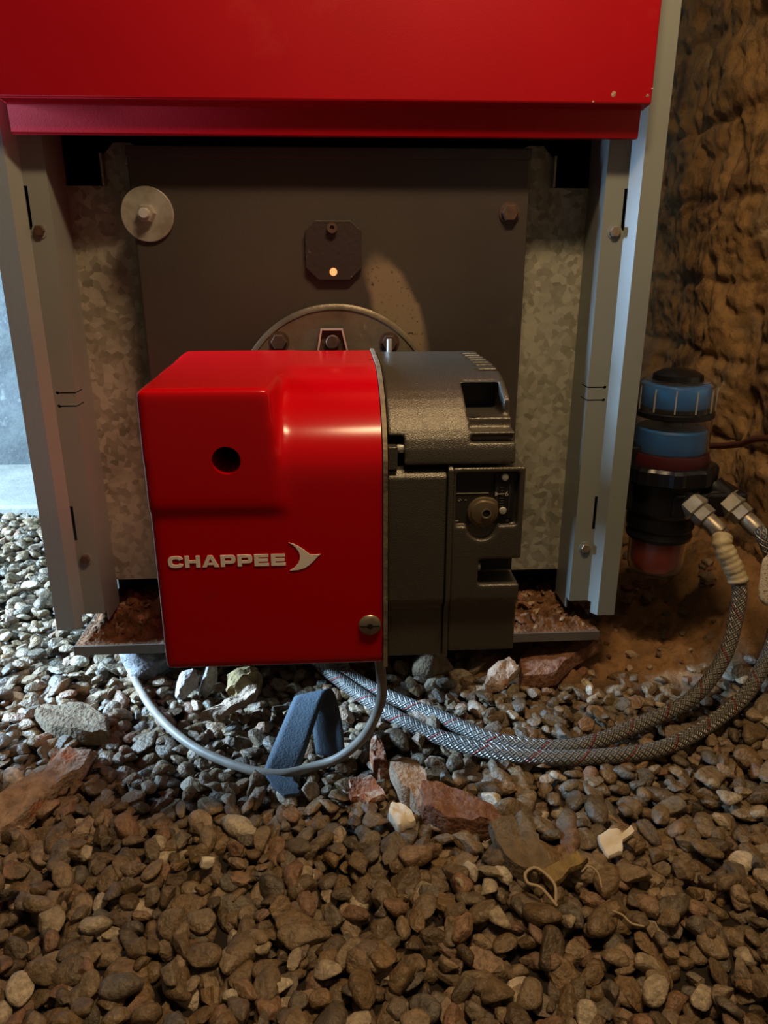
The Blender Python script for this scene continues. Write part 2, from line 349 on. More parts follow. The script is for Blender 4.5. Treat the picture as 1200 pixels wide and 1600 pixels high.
# casing
t = obj('side_panel', box(-.3, -.2985, .002, .62, .08, 1.05), 'post_paint', BO); obj('side_panel', box(.2985, .3, .002, .62, .08, 1.05), 'post_paint', BO)
obj('top_panel', box(-.3, .3, 0, .62, 1.05, 1.053), 'post_paint', BO)
obj('rear_panel', box(-.3, .3, .62, .623, .06, 1.05), 'post_paint', BO)
obj('boiler_block', box(-.27, .27, .12, .60, .07, 1.0), 'black', BO)
obj('base_rail', box(-.25, -.19, .10, .58, -.004, .049), 'rock_brown', BO, bevel=.004)
obj('base_rail', box(.19, .25, .10, .58, -.004, .049), 'rock_brown', BO, bevel=.004)
# posts: folded sheet profile seen from above, extruded upward
for s in (-1, 1):
    P = [(.300, 0), (.2835, 0), (.2752, .011), (.2545, .011), (.2545, .062), (.2530, .062), (.2530, .0095), (.2742, .0095), (.2825, -.0015), (.3015, -.0015), (.3015, .03), (.300, .03)]
    o = obj('frame_post', prism([(s*x, y) for x, y in P], 2, .079, 1.05), 'post_paint', BO)
    c = [box(s*.2728-.0016, s*.2728+.0016, .0, .02, .478, .5145), box(s*.2728-.0016, s*.2728+.0016, .0, .02, .176, .2135)]
    for z in (.3295, .3165):
        c.append(box(min(s*.251, s*.272), max(s*.251, s*.2705), .0, .03, z-.0007, z+.0007))
        c.append(lathe([(.0017, 0), (.0017, .02)], (s*.2705, .0, z), (0, 1, 0), 12))
    c.append(box(min(s*.250, s*.2775), max(s*.250, s*.2775), -.01, .02, .07, .092))
    cut(o, c)
    for z in (.477, .1555):
        sc = obj('screw', hexhead((s*.2655, .0095, z), (0, -1, 0), .0052, .004), 'rusty_bolt' if (s < 0) else 'steel', BO)
        obj('washer', lathe([(.0068, 0), (.0068, .0010)], (s*.2655, .0097, z), (0, -1, 0), 20), 'post_paint', sc)
    # galvanised sheets with a notch in the top outer corner
    zt = .566; P = [(.176, .109), (.262, .109), (.2685, .118), (.2685, .5184), (.2145, .5184), (.2145, .5462), (.205, .556), (.190, .556), (.176, .548)]
    o = obj('insulation_sheet', prism([(s*x, z) for x, z in P], 1, .060, .0615), 'galv', BO); tag(o, 'galvanised steel sheet beside the door')
    obj('sheet_fold', box(min(s*.2145, s*.2165), max(s*.2145, s*.2165), .050, .0615, .5184, .546), 'galv', BO)
# tray
bm = box(-.286, .286, -.005, .30, .0585, .0600); box(-.286, .286, -.006, -.004, .0505, .0612, bm)
obj('tray', bm, 'tray', BO, bevel=.0004)
obj('rusty_floor', box(-.2845, .2845, -.0035, .13, .0600, .0606), 'rust', BO)
obj('tray_wall', box(-.27, .27, .135, .137, .058, .13), 'black', BO)
def debris(x0, x1, y0, y1, z0, h, seed, nx=150):
    def fn(u, v):
        x = x0+(x1-x0)*u; y = y0+(y1-y0)*v; e = min(u, 1-u, v, 1-v)
        f = noise.fractal(Vector((x*55+seed, y*55, seed)), .6, 2, 7)
        return (x-wl(BO).x, y-wl(BO).y, z0-.001+sstep(0, .12, e)*max(0, h*(.40+.55*v+.5*f))-wl(BO).z)
    o = grid('rust_heap', fn, nx, int(nx*.6), 'rust'); o.parent = BO; o['kind'] = 'stuff'
debris(-.283, -.115, -.002, .13, .0605, .017, 3); debris(.115, .283, -.002, .125, .0605, .016, 11)
rs = random.Random(5)
for i in range(84):
    x = rs.choice((-1, 1))*rs.uniform(.14, .255); y = rs.uniform(.010, .09)
    bb = bmesh.new(); bmesh.ops.create_icosphere(bb, subdivisions=1, radius=1); a = rs.uniform(0, PI); sx = rs.uniform(.002, .010); sy = sx*rs.uniform(.4, .8)
    for v in bb.verts:
        q = Vector((v.co.x*sx, v.co.y*sy, v.co.z*.0022))*rs.uniform(.75, 1.15)
        v.co = Vector((x+q.x*math.cos(a)-q.y*math.sin(a), y+q.x*math.sin(a)+q.y*math.cos(a), .068+q.z+.06*(y)+.25*q.x))
    obj('rust_flake', bb, rs.choice(('rust', 'rust', 'wood', 'mortar')), BO)
# door plate
bm = prism([(-.1845, .10), (.1845, .10), (.1845, .5485), (-.1845, .5485)], 1, .020, .050)
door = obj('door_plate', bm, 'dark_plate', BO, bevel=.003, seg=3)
obj('door_fold', box(-.1845, .1845, .0185, .0215, .5395, .5490), 'dark_plate', BO, bevel=.001)
wd = obj('washer_disc', lathe([(.0235, 0), (.0240, .0006), (.0240, .0022), (.0234, .0028)], (-.1700, .0195, .4915), (0, -1, 0), 40), 'zinc', BO, smooth=.6)
obj('nut', hexhead((-.1704, .0175, .4920), (0, -1, 0), .0085, .0075), 'zinc', wd); obj('stud', lathe([(.0046, 0), (.0046, .0125), (.004, .0135)], (-.1704, .0175, .4920), (0, -1, 0), 16), 'bright', wd)
bt = obj('door_bolt', hexhead((.1662, .0195, .4935), (0, -1, 0), .0080, .0062), 'rusty_bolt', BO); obj('washer', lathe([(.0098, 0), (.0098, .0015)], (.1662, .0198, .4935), (0, -1, 0), 24), 'rusty_bolt', bt)
# inspection plate
c = .009; x0, x1, z0, z1 = -.0265, .0262, .4335, .4865
P = [(x0+c*1.3, z0), (x1-c*1.3, z0), (x1, z0+c*1.2), (x1, z1-c), (x1-c*1.1, z1), (x0+c*1.1, z1), (x0, z1-c), (x0, z0+c*1.2)]
ip = obj('inspection_plate', prism(P, 1, .0135, .0195), overlay(mat('inspection_iron', (.030, .020, .018), .45, bump=.4), (.22, .14, .09), 60, .66, .72, .8), BO, bevel=.0008)
obj('pivot_bolt', lathe([(.0048, 0), (.0048, .005), (.0022, .005), (.0020, .003)], (-.0012, .0135, .4800), (0, -1, 0), 18), 'rusty_bolt', ip, smooth=.6)
obj('peep_hole', lathe([(.0036, 0), (.0036, .0007)], (-.0008, .0136, .4410), (0, -1, 0), 20), 'flame', ip); tag(bpy.data.objects['peep_hole'], 'small round peep hole glowing orange')
# light reflected off the burner painted into the door colour, with burnt-paint speckles
def caustic_patch():
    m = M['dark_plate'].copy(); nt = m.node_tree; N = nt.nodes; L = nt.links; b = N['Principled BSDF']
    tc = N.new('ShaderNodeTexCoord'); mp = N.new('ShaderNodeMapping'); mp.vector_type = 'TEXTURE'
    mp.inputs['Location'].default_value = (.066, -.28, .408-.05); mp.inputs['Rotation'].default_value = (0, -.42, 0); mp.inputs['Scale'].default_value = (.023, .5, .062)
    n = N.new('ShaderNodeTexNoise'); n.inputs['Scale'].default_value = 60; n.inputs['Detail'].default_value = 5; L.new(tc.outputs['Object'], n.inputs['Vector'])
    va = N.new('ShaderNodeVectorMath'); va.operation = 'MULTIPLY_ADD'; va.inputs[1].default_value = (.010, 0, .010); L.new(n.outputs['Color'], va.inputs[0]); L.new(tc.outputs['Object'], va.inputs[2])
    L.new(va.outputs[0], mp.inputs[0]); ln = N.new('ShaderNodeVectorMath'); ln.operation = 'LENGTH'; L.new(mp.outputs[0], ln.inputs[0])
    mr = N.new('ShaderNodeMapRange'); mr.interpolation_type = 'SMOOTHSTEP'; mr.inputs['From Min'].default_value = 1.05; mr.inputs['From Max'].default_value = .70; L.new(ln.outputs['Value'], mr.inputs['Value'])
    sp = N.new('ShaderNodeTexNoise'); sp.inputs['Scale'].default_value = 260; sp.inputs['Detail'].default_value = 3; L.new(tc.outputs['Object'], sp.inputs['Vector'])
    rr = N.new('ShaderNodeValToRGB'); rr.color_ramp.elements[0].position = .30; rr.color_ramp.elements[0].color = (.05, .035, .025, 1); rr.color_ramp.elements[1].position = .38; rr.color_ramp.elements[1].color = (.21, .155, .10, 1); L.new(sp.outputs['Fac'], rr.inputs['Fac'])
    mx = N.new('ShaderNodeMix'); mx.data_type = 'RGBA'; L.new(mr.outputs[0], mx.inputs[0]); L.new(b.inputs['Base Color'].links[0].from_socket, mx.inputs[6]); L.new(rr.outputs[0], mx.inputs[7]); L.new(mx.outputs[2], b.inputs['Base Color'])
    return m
door.data.materials[0] = caustic_patch()

# ---------------- burner ----------------
BU = thing('oil_burner', (0, -.12, .155), 'oil burner with glossy red cover on left and dark grey housing on right', 'burner')
arc = lambda n=12: [(-.120-.1115*math.sin(i/n*PI/2), .312+.062*math.cos(i/n*PI/2)) for i in range(n+1)]
prof = [(-.03, .374)]+arc()+[(-.2315, .1612), (-.03, .1612)]
bm = prism(prof, 0, -.1325, .060)
# raised square hood over the upper left
V = [(-.1327, -.2337, .2880), (-.0375, -.2337, .2880), (-.0445, -.2342, .3735), (-.1325, -.2342, .3735), (-.1327, -.03, .2600), (-.030, -.03, .2800), (-.034, -.03, .3745), (-.1375, -.03, .3745)]
vs = [bm.verts.new(v) for v in V]
for f in ((0, 1, 2, 3), (4, 7, 6, 5), (0, 4, 5, 1), (3, 2, 6, 7), (0, 3, 7, 4), (1, 5, 6, 2)): bm.faces.new([vs[i] for i in f])
cov = obj('cover', bm, 'red_cover', BU); tag(cov, 'glossy red moulded cover')
r = cov.modifiers.new('r', 'REMESH'); r.mode = 'VOXEL'; r.voxel_size = .0017; r.use_smooth_shade = True
s = cov.modifiers.new('s', 'SMOOTH'); s.factor = .5; s.iterations = 50; bake(cov)
bm = bmesh.new(); bm.from_mesh(cov.data); bmesh.ops.bisect_plane(bm, geom=bm.verts[:]+bm.edges[:]+bm.faces[:], plane_co=Vector((.0312, 0, 0))-wl(BU), plane_no=(1, 0, 0), clear_outer=True)
bmesh.ops.holes_fill(bm, edges=[e for e in bm.edges if e.is_boundary])
for f in bm.faces: f.smooth = abs(f.normal.x) < .999 or f.calc_area() < 1e-4
bm.to_mesh(cov.data); bm.free()
cut(cov, [lathe([(.0098, 0), (.0098, .06)], (-.0757, -.25, .3245), (0, 1, 0), 36), lathe([(.0045, 0), (.0045, .03)], (.0322, -.10, .372), (0, 0, 1), 12)])
bm = bmesh.new(); bm.from_mesh(cov.data)
for f in bm.faces: f.smooth = True
for e in bm.edges:
    if e.calc_face_angle(0) > .7: e.smooth = False
bm.to_mesh(cov.data); bm.free()
obj('sight_hole', lathe([(.0115, 0), (.0115, .002)], (-.0757, -.19, .3245), (0, 1, 0), 24), 'black', BU)
# lettering and bird emblem
def ribbon(path, w, closed=False):
    """flat stroke polygons"""
    quads = []
    for a, b in zip(path, path[1:]):
        a = Vector(a); b = Vector(b); d = (b-a).normalized(); n = Vector((-d.y, d.x))*w/2; e = d*w*.0
        quads.append([a-e+n, b+e+n, b+e-n, a-e-n])
    return quads
def letters():
    bm = bmesh.new(); x = -.1262; zb = .2452; H = .0090; W = .0112; tw = .0031; th = .0022; Y = -.2320
    def put(poly):
        vs = [bm.verts.new((x+p[0], Y, zb+p[1]+(x+.1262)*.0)) for p in poly]; vb = [bm.verts.new((v.co.x, Y+.0012, v.co.z)) for v in vs]
        bm.faces.new(vs); bm.faces.new(vb[::-1])
        for i in range(len(vs)): bm.faces.new((vs[i], vb[i], vb[(i+1) % len(vs)], vs[(i+1) % len(vs)]))
    R = lambda a, b, c, d: put([(a, c), (b, c), (b, d), (a, d)])
    def bowl(cx, cz, rx, rz, a0, a1, n=8):
        for i in range(n):
            t0 = a0+(a1-a0)*i/n; t1 = a0+(a1-a0)*(i+1)/n
            o = lambda t: (cx+rx*math.copysign(abs(math.cos(t))**.7, math.cos(t)), cz+rz*math.copysign(abs(math.sin(t))**.7, math.sin(t)))
            q = lambda t: (cx+(rx-tw)*math.copysign(abs(math.cos(t))**.7, math.cos(t)), cz+(rz-th)*math.copysign(abs(math.sin(t))**.7, math.sin(t)))
            put([o(t0), o(t1), q(t1), q(t0)])
    for ch in 'CHAPPEE':
        w_ = W
        if ch == 'C': bowl(.0055, H/2, .0055, H/2, PI*.5, PI*1.5); R(.0055, .0062, H-th, H); R(.0055, .0062, 0, th); bowl(.0062, H/2, .0052, H/2, PI*.12, PI*.5, 4); bowl(.0062, H/2, .0052, H/2, -PI*.5, -PI*.12, 4)
        elif ch == 'H': R(0, tw, 0, H); R(W-tw, W, 0, H); R(tw, W-tw, H/2-th/2, H/2+th/2)
        elif ch == 'A': w_ = W*1.12; m = w_/2; put([(0, 0), (.0033, 0), (m, .0068), (m, H), (.0045, H)]); put([(w_, 0), (w_-.0033, 0), (m, .0068), (m, H), (w_-.0045, H)]); g = lambda z: .0033+(m-.0033)*z/.0068; put([(g(.0017), .0017), (w_-g(.0017), .0017), (w_-g(.0033), .0033), (g(.0033), .0033)])
        elif ch == 'P': R(0, tw, 0, H); R(tw, .0075, H-th, H); R(tw, .0075, .0024, .0024+th); bowl(.0075, (H+.0024)/2, .0036, (H-.0024)/2, -PI/2, PI/2)
        else: R(0, tw, 0, H); R(tw, W-.0006, H-th, H); R(tw, W-.0010, H/2-th/2, H/2+th/2); R(tw, W-.0004, 0, th)
        x += w_+.0013
    return bm
lb = letters(); xs = [v.co.x for v in lb.verts]; k = (.0835)/(max(xs)-min(xs)); x0_ = min(xs)
for v in lb.verts: v.co.x = -.1222+(v.co.x-x0_)*k
obj('lettering', lb, 'logo', BU); tag(bpy.data.objects['lettering'], 'pale CHAPPEE lettering')
B = [(684, 163), (706, 170), (727, 182), (748, 197), (764, 212), (772, 218), (790, 220), (818, 218), (803, 230), (787, 248), (768, 266), (748, 279), (722, 287), (684, 290), (704, 276), (719, 260), (728, 242), (730, 222), (725, 204), (714, 187), (702, 174)]
obj('emblem', prism([(-.1222+(x-175)*.0835/(668-175), .2499-(z-238)*.000172) for x, z in B], 1, -.2320, -.2305), 'logo', BU); tag(bpy.data.objects['emblem'], 'pale flying bird emblem')
q = obj('cover_screw', lathe([(.0001, 0), (.0078, 0), (.0085, .0008), (.0080, .0018), (.0060, .0026), (.0001, .0028)], (.0218, -.2312, .1952), (0, -1, 0), 30), 'steel', BU, smooth=.8)
obj('slot', box(.0218-.0072, .0218+.0072, -.2345, -.2336, .1948, .1956), 'black', q); obj('socket', lathe([(.0022, 0), (.0022, .0003)], (.0218, -.2343, .1952), (0, -1, 0), 16), 'black', q)
# backing plate and gasket edge between the halves
P = [(-.028, .3745)]+[(y-.0015, z+.0015) for y, z in arc()]+[(-.2335, .1600), (-.028, .1600)]
obj('backing_plate', prism(P, 0, .0318, .0350), 'gasket', BU)
obj('plate_edge', prism([(y*.9+-.004, z-.012) for y, z in P], 0, .0350, .0362), 'dark_plastic', BU)
# control box
prof = [(-.035, .3725)]+[(-.115-.101*math.sin(i/12*PI/2)**1.0, .318+.0545*math.cos(i/12*PI/2)) for i in range(13)]+[(-.216, .3135), (-.035, .3135)]
cb = obj('control_box', prism(prof, 0, .0362, .1290), 'grey_plastic', BU)
c = [box(.030, .0480, -.25, -.17, .30, .3345),
     box(.0950, .1240, -.25, -.148, .3440, .3650),                      # pocket
     box(.1195, .1400, -.25, -.188, .3440, .4000),
     box(.0960, .1400, -.25, -.196, .3365, .3442),                      # first step
     box(.0960, .1400, -.25, -.206, .3290, .3340)]
c.append(prism([(.120, -.26), (.14, -.26), (.14, -.17)], 2, .346, .40))
for i in range(7): c.append(box(.1130, .1400, -.142+i*.0145, -.1360+i*.0145, .3630, .40))
cut(cb, c); mould(cb, .0012, 7)
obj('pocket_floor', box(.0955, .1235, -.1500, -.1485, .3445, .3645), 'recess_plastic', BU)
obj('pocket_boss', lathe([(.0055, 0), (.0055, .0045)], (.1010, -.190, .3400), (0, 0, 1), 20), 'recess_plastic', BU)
obj('side_tab', box(.0362, .0432, -.2165, -.185, .3105, .3280), 'grey_plastic', BU, bevel=.0012)
obj('tab_screw', lathe([(.0001, 0), (.0030, 0), (.0034, .0008), (.0034, .0100), (.0001, .0102)], (.0432, -.207, .3245), (1, 0, 0), 18), 'bright', BU, smooth=.6)
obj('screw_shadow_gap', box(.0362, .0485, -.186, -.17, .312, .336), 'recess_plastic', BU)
# fan housing
P = [(-.035, .3115), (-.205, .3115), (-.2125, .3095), (-.2165, .3045), (-.2165, .2065), (-.2105, .1985), (-.2105, .1560), (-.035, .1560)]
obj('fan_housing', prism(P, 0, .0362, .0795), 'grey_plastic', BU, bevel=.0016, seg=3)
P2 = [(-.035, .3125), (-.2165, .3125), (-.2185, .3105), (-.2185, .2065), (-.2125, .1985), (-.2125, .1545), (-.035, .1545)]
obj('housing_rib', prism(P2, 0, .0797, .0838), 'grey_plastic', BU, bevel=.0010)
# damper housing
P = [(-.04, .3115), (-.2165, .3115), (-.2165, .2065), (-.2110, .1985), (-.2110, .1590), (-.04, .1590)]
dh = obj('damper_housing', prism(P, 0, .0838, .1370), 'grey_plastic', BU)
c = [box(.0862, .1325, -.25, -.2105, .2665, .3075),
     lathe([(.0118, 0), (.0118, .0075)], (.1065, -.218, .2670), (0, 1, 0), 36),
     box(.1050, .1500, -.25, -.190, .2185, .2395),
     prism([(.128, -.23), (.15, -.23), (.15, -.195)], 2, .10, .26)]
cut(dh, c[:3]); mould(dh, .0012, 6)
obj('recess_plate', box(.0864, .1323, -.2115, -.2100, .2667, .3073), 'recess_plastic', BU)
obj('slot_screw', lathe([(.0001, 0), (.0038, 0), (.0042, .001), (.0040, .0030), (.0001, .0040)], (.1052, -.2035, .2290), (1, 0, 0), 18), 'bright', BU, smooth=.6)
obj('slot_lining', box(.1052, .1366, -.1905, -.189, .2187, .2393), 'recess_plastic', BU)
# knob: rounded with one pulled-out corner
def kn(a, t):
    d = math.atan2(math.sin(a-KA), math.cos(a-KA)); return 1+.16*math.exp(-(d/.34)**2)
KA = 0.0
d_, u_, v_ = frame((0, -1, 0)); tgt = Vector((.75, 0, .66)); KA = math.atan2(tgt.dot(v_), tgt.dot(u_))
kb = obj('adjuster_knob', lathe([(.0112, 0), (.0118, .0015), (.0112, .0030), (.0096, .0034), (.0088, .0048), (.0030, .0056), (.0001, .0056)], (.1070, -.2112, .2765), (0, -1, 0), 48, rfun=kn), 'knob', BU, smooth=.7)
obj('socket_ring', lathe([(.0030, 0), (.0038, .0006), (.0038, .0012), (.0029, .0012), (.0026, .0002)], (.1090, -.2164, .2765), (0, -1, 0), 24), 'steel', kb, smooth=.7)
obj('socket', lathe([(.0026, 0), (.0026, .0005)], (.1090, -.2166, .2765), (0, -1, 0), 20), 'black', kb)
sp = obj('scale_plate', box(.1150, .1295, -.2135, -.2112, .2715, .3065), 'dark_plastic', BU, bevel=.0004)
bm = bmesh.new()
for i in range(9): box(.1190+.0006*(i % 2), .1220, -.21375, -.2134, .2790+i*.0020, .27925+i*.0020, bm)
box(.1168, .1170, -.21375, -.2134, .277, .297, bm); box(.1262, .1264, -.21375, -.2134, .277, .297, bm)
obj('scale_marks', bm, 'fade', sp)
bm = prism([(.1155, .2886), (.1155, .2924), (.1182, .2905)], 1, -.2139, -.2134); box(.1178, .1226, -.2139, -.2134, .29025, .29080, bm)
obj('pointer', bm, 'mark', sp)
fc = bpy.data.curves.new('six', 'FONT'); fc.body = '6'; fc.size = .0052; fc.extrude = .0002; fc.align_x = 'CENTER'; fo = bpy.data.objects.new('six', fc); COL.objects.link(fo)
dg = bpy.context.evaluated_depsgraph_get(); me = bpy.data.meshes.new_from_object(fo.evaluated_get(dg)); bpy.data.objects.remove(fo)
bm = bmesh.new(); bm.from_mesh(me); bmesh.ops.transform(bm, matrix=Matrix.Translation((.1242, -.2137, .2888)) @ Matrix.Rotation(PI/2, 4, 'X'), verts=bm.verts)
obj('numeral', bm, 'mark', sp)
for x, z in ((.1222, .3035), (.1218, .2775)):
    q = obj('plate_screw', lathe([(.0001, 0), (.0026, 0), (.0029, .0006), (.0024, .0016), (.0001, .0019)], (x, -.2134, z), (0, -1, 0), 20), 'bright', sp, smooth=.8)
    bb = box(x-.0014, x+.0014, -.2155, -.2151, z-.0003, z+.0003); box(x-.0003, x+.0003, -.2155, -.2151, z-.0014, z+.0014, bb)
    
obj('index_line', box(.0868, .1110, -.2119, -.2114, .2905, .2911), 'mark', BU)
bm = bmesh.new()
for x, z in ((.0885, .2855), (.0895, .2863), (.0905, .2855), (.0890, .2848), (.0934, .2854), (.0944, .2854)): box(x, x+.0005, -.2119, -.2114, z, z+.0005, bm)
for x in (.0866, .0880): box(x, x+.0012, -.2119, -.2114, .2692, .2696, bm)
obj('tiny_marks', bm, 'mark', BU)
obj('rivet', lathe([(.0012, 0), (.0012, .0006)], (.1262, -.2115, .2690), (0, -1, 0), 12), 'steel', BU)
# blast tube, mounting flange and its bracket
obj('blast_tube', lathe([(.050, 0), (.050, .05)], (0, -.04, .285), (0, 1, 0), 40), 'black', BU)
fl = obj('mounting_flange', lathe([(.0975, 0), (.0990, .0012), (.0990, .0095), (.0970, .0110), (.0940, .0112), (.0930, .0100), (.0001, .0100)], (0, .0195, .3130), (0, -1, 0), 72), 'flange', BU, smooth=.6)
for x, z in ((-.0545, .3770), (.0520, .3755)):
    q = obj('flange_bolt', hexhead((x, .0095, z), (0, -1, 0), .0078, .0070), 'rusty_bolt', fl)
    obj('washer', lathe([(.0100, 0), (.0100, .0014)], (x, .0100, z), (0, -1, 0), 24), 'rusty_bolt', q)
P = [(-.0185, .366), (-.0140, .3900), (.0070, .3900), (.0125, .366)]
br = obj('hook_bracket', prism(P, 1, .0020, .0034), 'rusty_bolt', BU); Pi = [(-.0166, .366), (-.0126, .3885), (.0057, .3885), (.0108, .366)]
for a, b_ in zip(P, P[1:]):
    obj('bracket_rim', prism([a, b_, Pi[P.index(b_)], Pi[P.index(a)]], 1, -.0030, .0022), 'bright', br)
q = obj('bracket_bolt', lathe([(.0068, 0), (.0068, .0045), (.0055, .0055)], (-.0030, .0020, .3775), (0, -1, 0), 24), 'rusty_bolt', br, smooth=.6)
obj('hinge_pin', lathe([(.0024, 0), (.0024, .016)], (.0500, -.0200, .3660), (0, 0, 1), 14), 'bright', BU, smooth=.6)
obj('cable_gland', lathe([(.009, 0), (.009, .02)], (.0285, -.165, .1360), (0, 0, 1), 20), 'dark_plastic', BU, smooth=.6)
obj('hose_gland', box(-.06, .03, -.10, -.035, .120, .160), 'dark_plastic', BU, bevel=.004)

# ---------------- oil filter ----------------
FX, FY = .3600, .042
FI = thing('oil_filter', (FX, FY, .11), 'oil filter with clear dome, blue floats and red bowl hung beside the boiler', 'oil filter')
L3 = lambda prof, n=40, **k: lathe([(r, z) for r, z in prof], (FX, FY, 0), (0, 0, 1), n, **k)
obj('cap', L3([(.0260, .331), (.0250, .337), (.0170, .3415), (.0001, .3425)]), 'filter_plastic', FI, smooth=.7)
obj('dome', L3([(.0400, .3000), (.0400, .3200), (.0385, .3275), (.0340, .3315), (.0001, .3320), (.0001, .3305), (.0325, .3300), (.0368, .3262), (.0384, .3195), (.0384, .3000)]), 'clear', FI, smooth=.6)
for i in range(12):
    a = 2*PI*i/12+.12; bb = box(.0402, .0410, -.0007, .0007, .3015, .3255); bmesh.ops.rotate(bb, verts=bb.verts, cent=(0, 0, 0), matrix=Matrix.Rotation(a, 3, 'Z')); bmesh.ops.translate(bb, verts=bb.verts, vec=(FX, FY, 0))
    obj('dome_rib', bb, 'rib', FI)
obj('upper_float', L3([(.0001, .3040), (.0340, .3040), (.0350, .3060), (.0350, .3230), (.0330, .3270), (.0001, .3275)]), 'blue', FI, smooth=.5)
obj('clamp_ring', L3([(.0395, .2935), (.0412, .2945), (.0412, .2990), (.0400, .3000), (.0370, .3000), (.0370, .2935)]), 'filter_plastic', FI, smooth=.6)
obj('sight_cylinder', L3([(.0400, .2520), (.0400, .2935), (.0384, .2935), (.0384, .2520)]), 'clear', FI, smooth=.6)
obj('lower_float', L3([(.0001, .2560), (.0360, .2560), (.0370, .2580), (.0370, .2790), (.0355, .2815), (.0001, .2820)]), 'blue', FI, smooth=.5)
obj('float_stem', L3([(.010, .282), (.010, .304)], 16), 'dark_plastic', FI, smooth=.5)
obj('base_ring', L3([(.0001, .2430), (.0420, .2430), (.0425, .2500), (.0412, .2555), (.0001, .2558)]), 'maroon', FI, smooth=.5)
obj('union_nut', L3([(.0001, .2240), (.0470, .2240), (.0500, .2262), (.0500, .2400), (.0470, .2432), (.0001, .2434)], 72, rfun=lambda a, t: 1+.06*(math.sin(a*9) > .1)), 'filter_plastic', FI, smooth=.5)
obj('body', L3([(.0001, .1840), (.0360, .1840), (.0400, .190), (.0420, .2245), (.0001, .2250)]), 'filter_plastic', FI, smooth=.5)
obj('bowl_ring', L3([(.0001, .1560), (.0350, .1560), (.0360, .1600), (.0345, .1640), (.0345, .1670), (.0365, .1700), (.0365, .1840), (.0001, .1845)]), 'filter_plastic', FI, smooth=.5)
obj('bowl', L3([(.0001, .1125), (.0160, .1130), (.0235, .1180), (.0270, .1260), (.0275, .1560), (.0001, .1565)], 48, rfun=lambda a, t: 1+.02*math.sin(a*12)), 'amber', FI, smooth=.7); tag(bpy.data.objects['bowl'], 'dark red translucent bowl')
obj('bowl_shell', L3([(.0310, .1560), (.0310, .1250), (.0285, .1160), (.0210, .1100), (.0001, .1090), (.0001, .1100), (.0205, .1110), (.0275, .1168), (.0299, .1253), (.0299, .1560)]), 'clear', FI, smooth=.6)
obj('bracket', box(.3000, .330, .030, .055, .190, .262), 'filter_plastic', FI, bevel=.003)
obj('port_block', box(.352, .4340, -.002, .050, .190, .2180), 'filter_plastic', FI, bevel=.005, seg=3)
bm = box(.388, .3925, -.004, .0, .196, .2165); obj('port_web', bm, 'filter_plastic', FI, bevel=.001)
port_dir = Vector((.55, -.62, -.56)).normalized()
PORTS = [Vector((.3680, .012, .2120)), Vector((.4100, .014, .2120))]
for p in PORTS: obj('port', lathe([(.0135, -.012), (.0135, .008), (.0120, .011)], p, port_dir, 28), 'filter_plastic', FI, smooth=.6)

# ---------------- hoses ----------------
H1 = [(.397, -.032, .170), (.4130, -.043, .135), (.4110, -.053, .1050), (.3950, -.070, .062), (.3560, -.093, .030), (.302, -.1121, .017), (.2216, -.1415, .013), (.1501, -.1294, .013), (.0937, -.0834, .013), (.0439, -.0453, .015), (-.0106, .0031, .022), (-.045, -.02, .06), (-.045, -.06, .125)]
H2 = [(.4400, -.030, .178), (.4610, -.040, .130), (.4620, -.046, .080), (.4500, -.055, .045), (.405, -.0914, .020), (.3144, -.1448, .013), (.2353, -.1577, .012), (.1581, -.1503, .012), (.0897, -.1165, .012), (.0297, -.0579, .014), (-.0251, .0116, .022), (-.015, -.03, .06), (-.010, -.07, .125)]
def hose(pts, port, label):
    H = thing('braided_hose', (pts[6][0], pts[6][1], 0), label, 'hose', 'braided hoses from the filter to the burner')
    st = port+port_dir*.008; d = port_dir
    obj('nut', lathe([(.0150, 0), (.0158, .001), (.0158, .0130), (.0140, .0145)], st, d, 6), 'zinc', H); obj('nut_collar', lathe([(.0102, -.004), (.0102, .0)], st, d, 24), 'zinc', H, smooth=.5)
    e = st+d*.0145; obj('nut', lathe([(.0125, -.0005), (.0125, .0110), (.0105, .0120)], e, d, 6), 'zinc', H)
    f = e+d*.012; P = catmull([f+d*.0, f+d*.020]+[Vector(p) for p in pts], 24)
    obj('ferrule', lathe([(.0078, -.001), (.0090, .001), (.0090, .019), (.0082, .020)], f, d, 28), 'steel', H, smooth=.6)
    obj('braid', tube(P, .0074, 20, raw=True), 'braid', H, smooth=3)
    return H, P
h1, P1 = hose(H1, PORTS[0], 'braided steel hose with tan tape, nearer its filter port on the left')
h2, P2_ = hose(H2, PORTS[1], 'braided steel hose with paper tag, outer one of the two')
seg = P1[33:74]
obj('tape_wrap', tube(seg, .0098, 18, raw=True, rf=lambda L: 1+.055*math.sin(L*1050)+.05*math.sin(L*410)), 'tape', h1, smooth=2); tag(bpy.data.objects['tape_wrap'], 'tan cloth tape wound around hose')
# paper tag clipped round hose 2
bm = bmesh.new(); n = 10; rows = []
for j in range(9):
    t = j/8; z = .1690-.052*t; row = []
    for i in range(n+1):
        u = i/n; wv = .018*math.sqrt(max(.05, 1-(2*t-1)**6)); a = -1.9+2.2*(u-.5)
        row.append(bm.verts.new((.449-.0105*math.cos(a*.0)+wv*(u-.5)-.004*t, -.0475-.006*math.cos((u-.5)*2.4)-.012*t, z)))
    rows.append(row)
for A, B_ in zip(rows, rows[1:]):
    for i in range(n): bm.faces.new((A[i], A[i+1], B_[i+1], B_[i]))
o = obj('paper_tag', bm, 'paper', h2, smooth=2); sd = o.modifiers.new('s', 'SOLIDIFY'); sd.thickness = .0004; tag(o, 'speckled off-white paper tag')
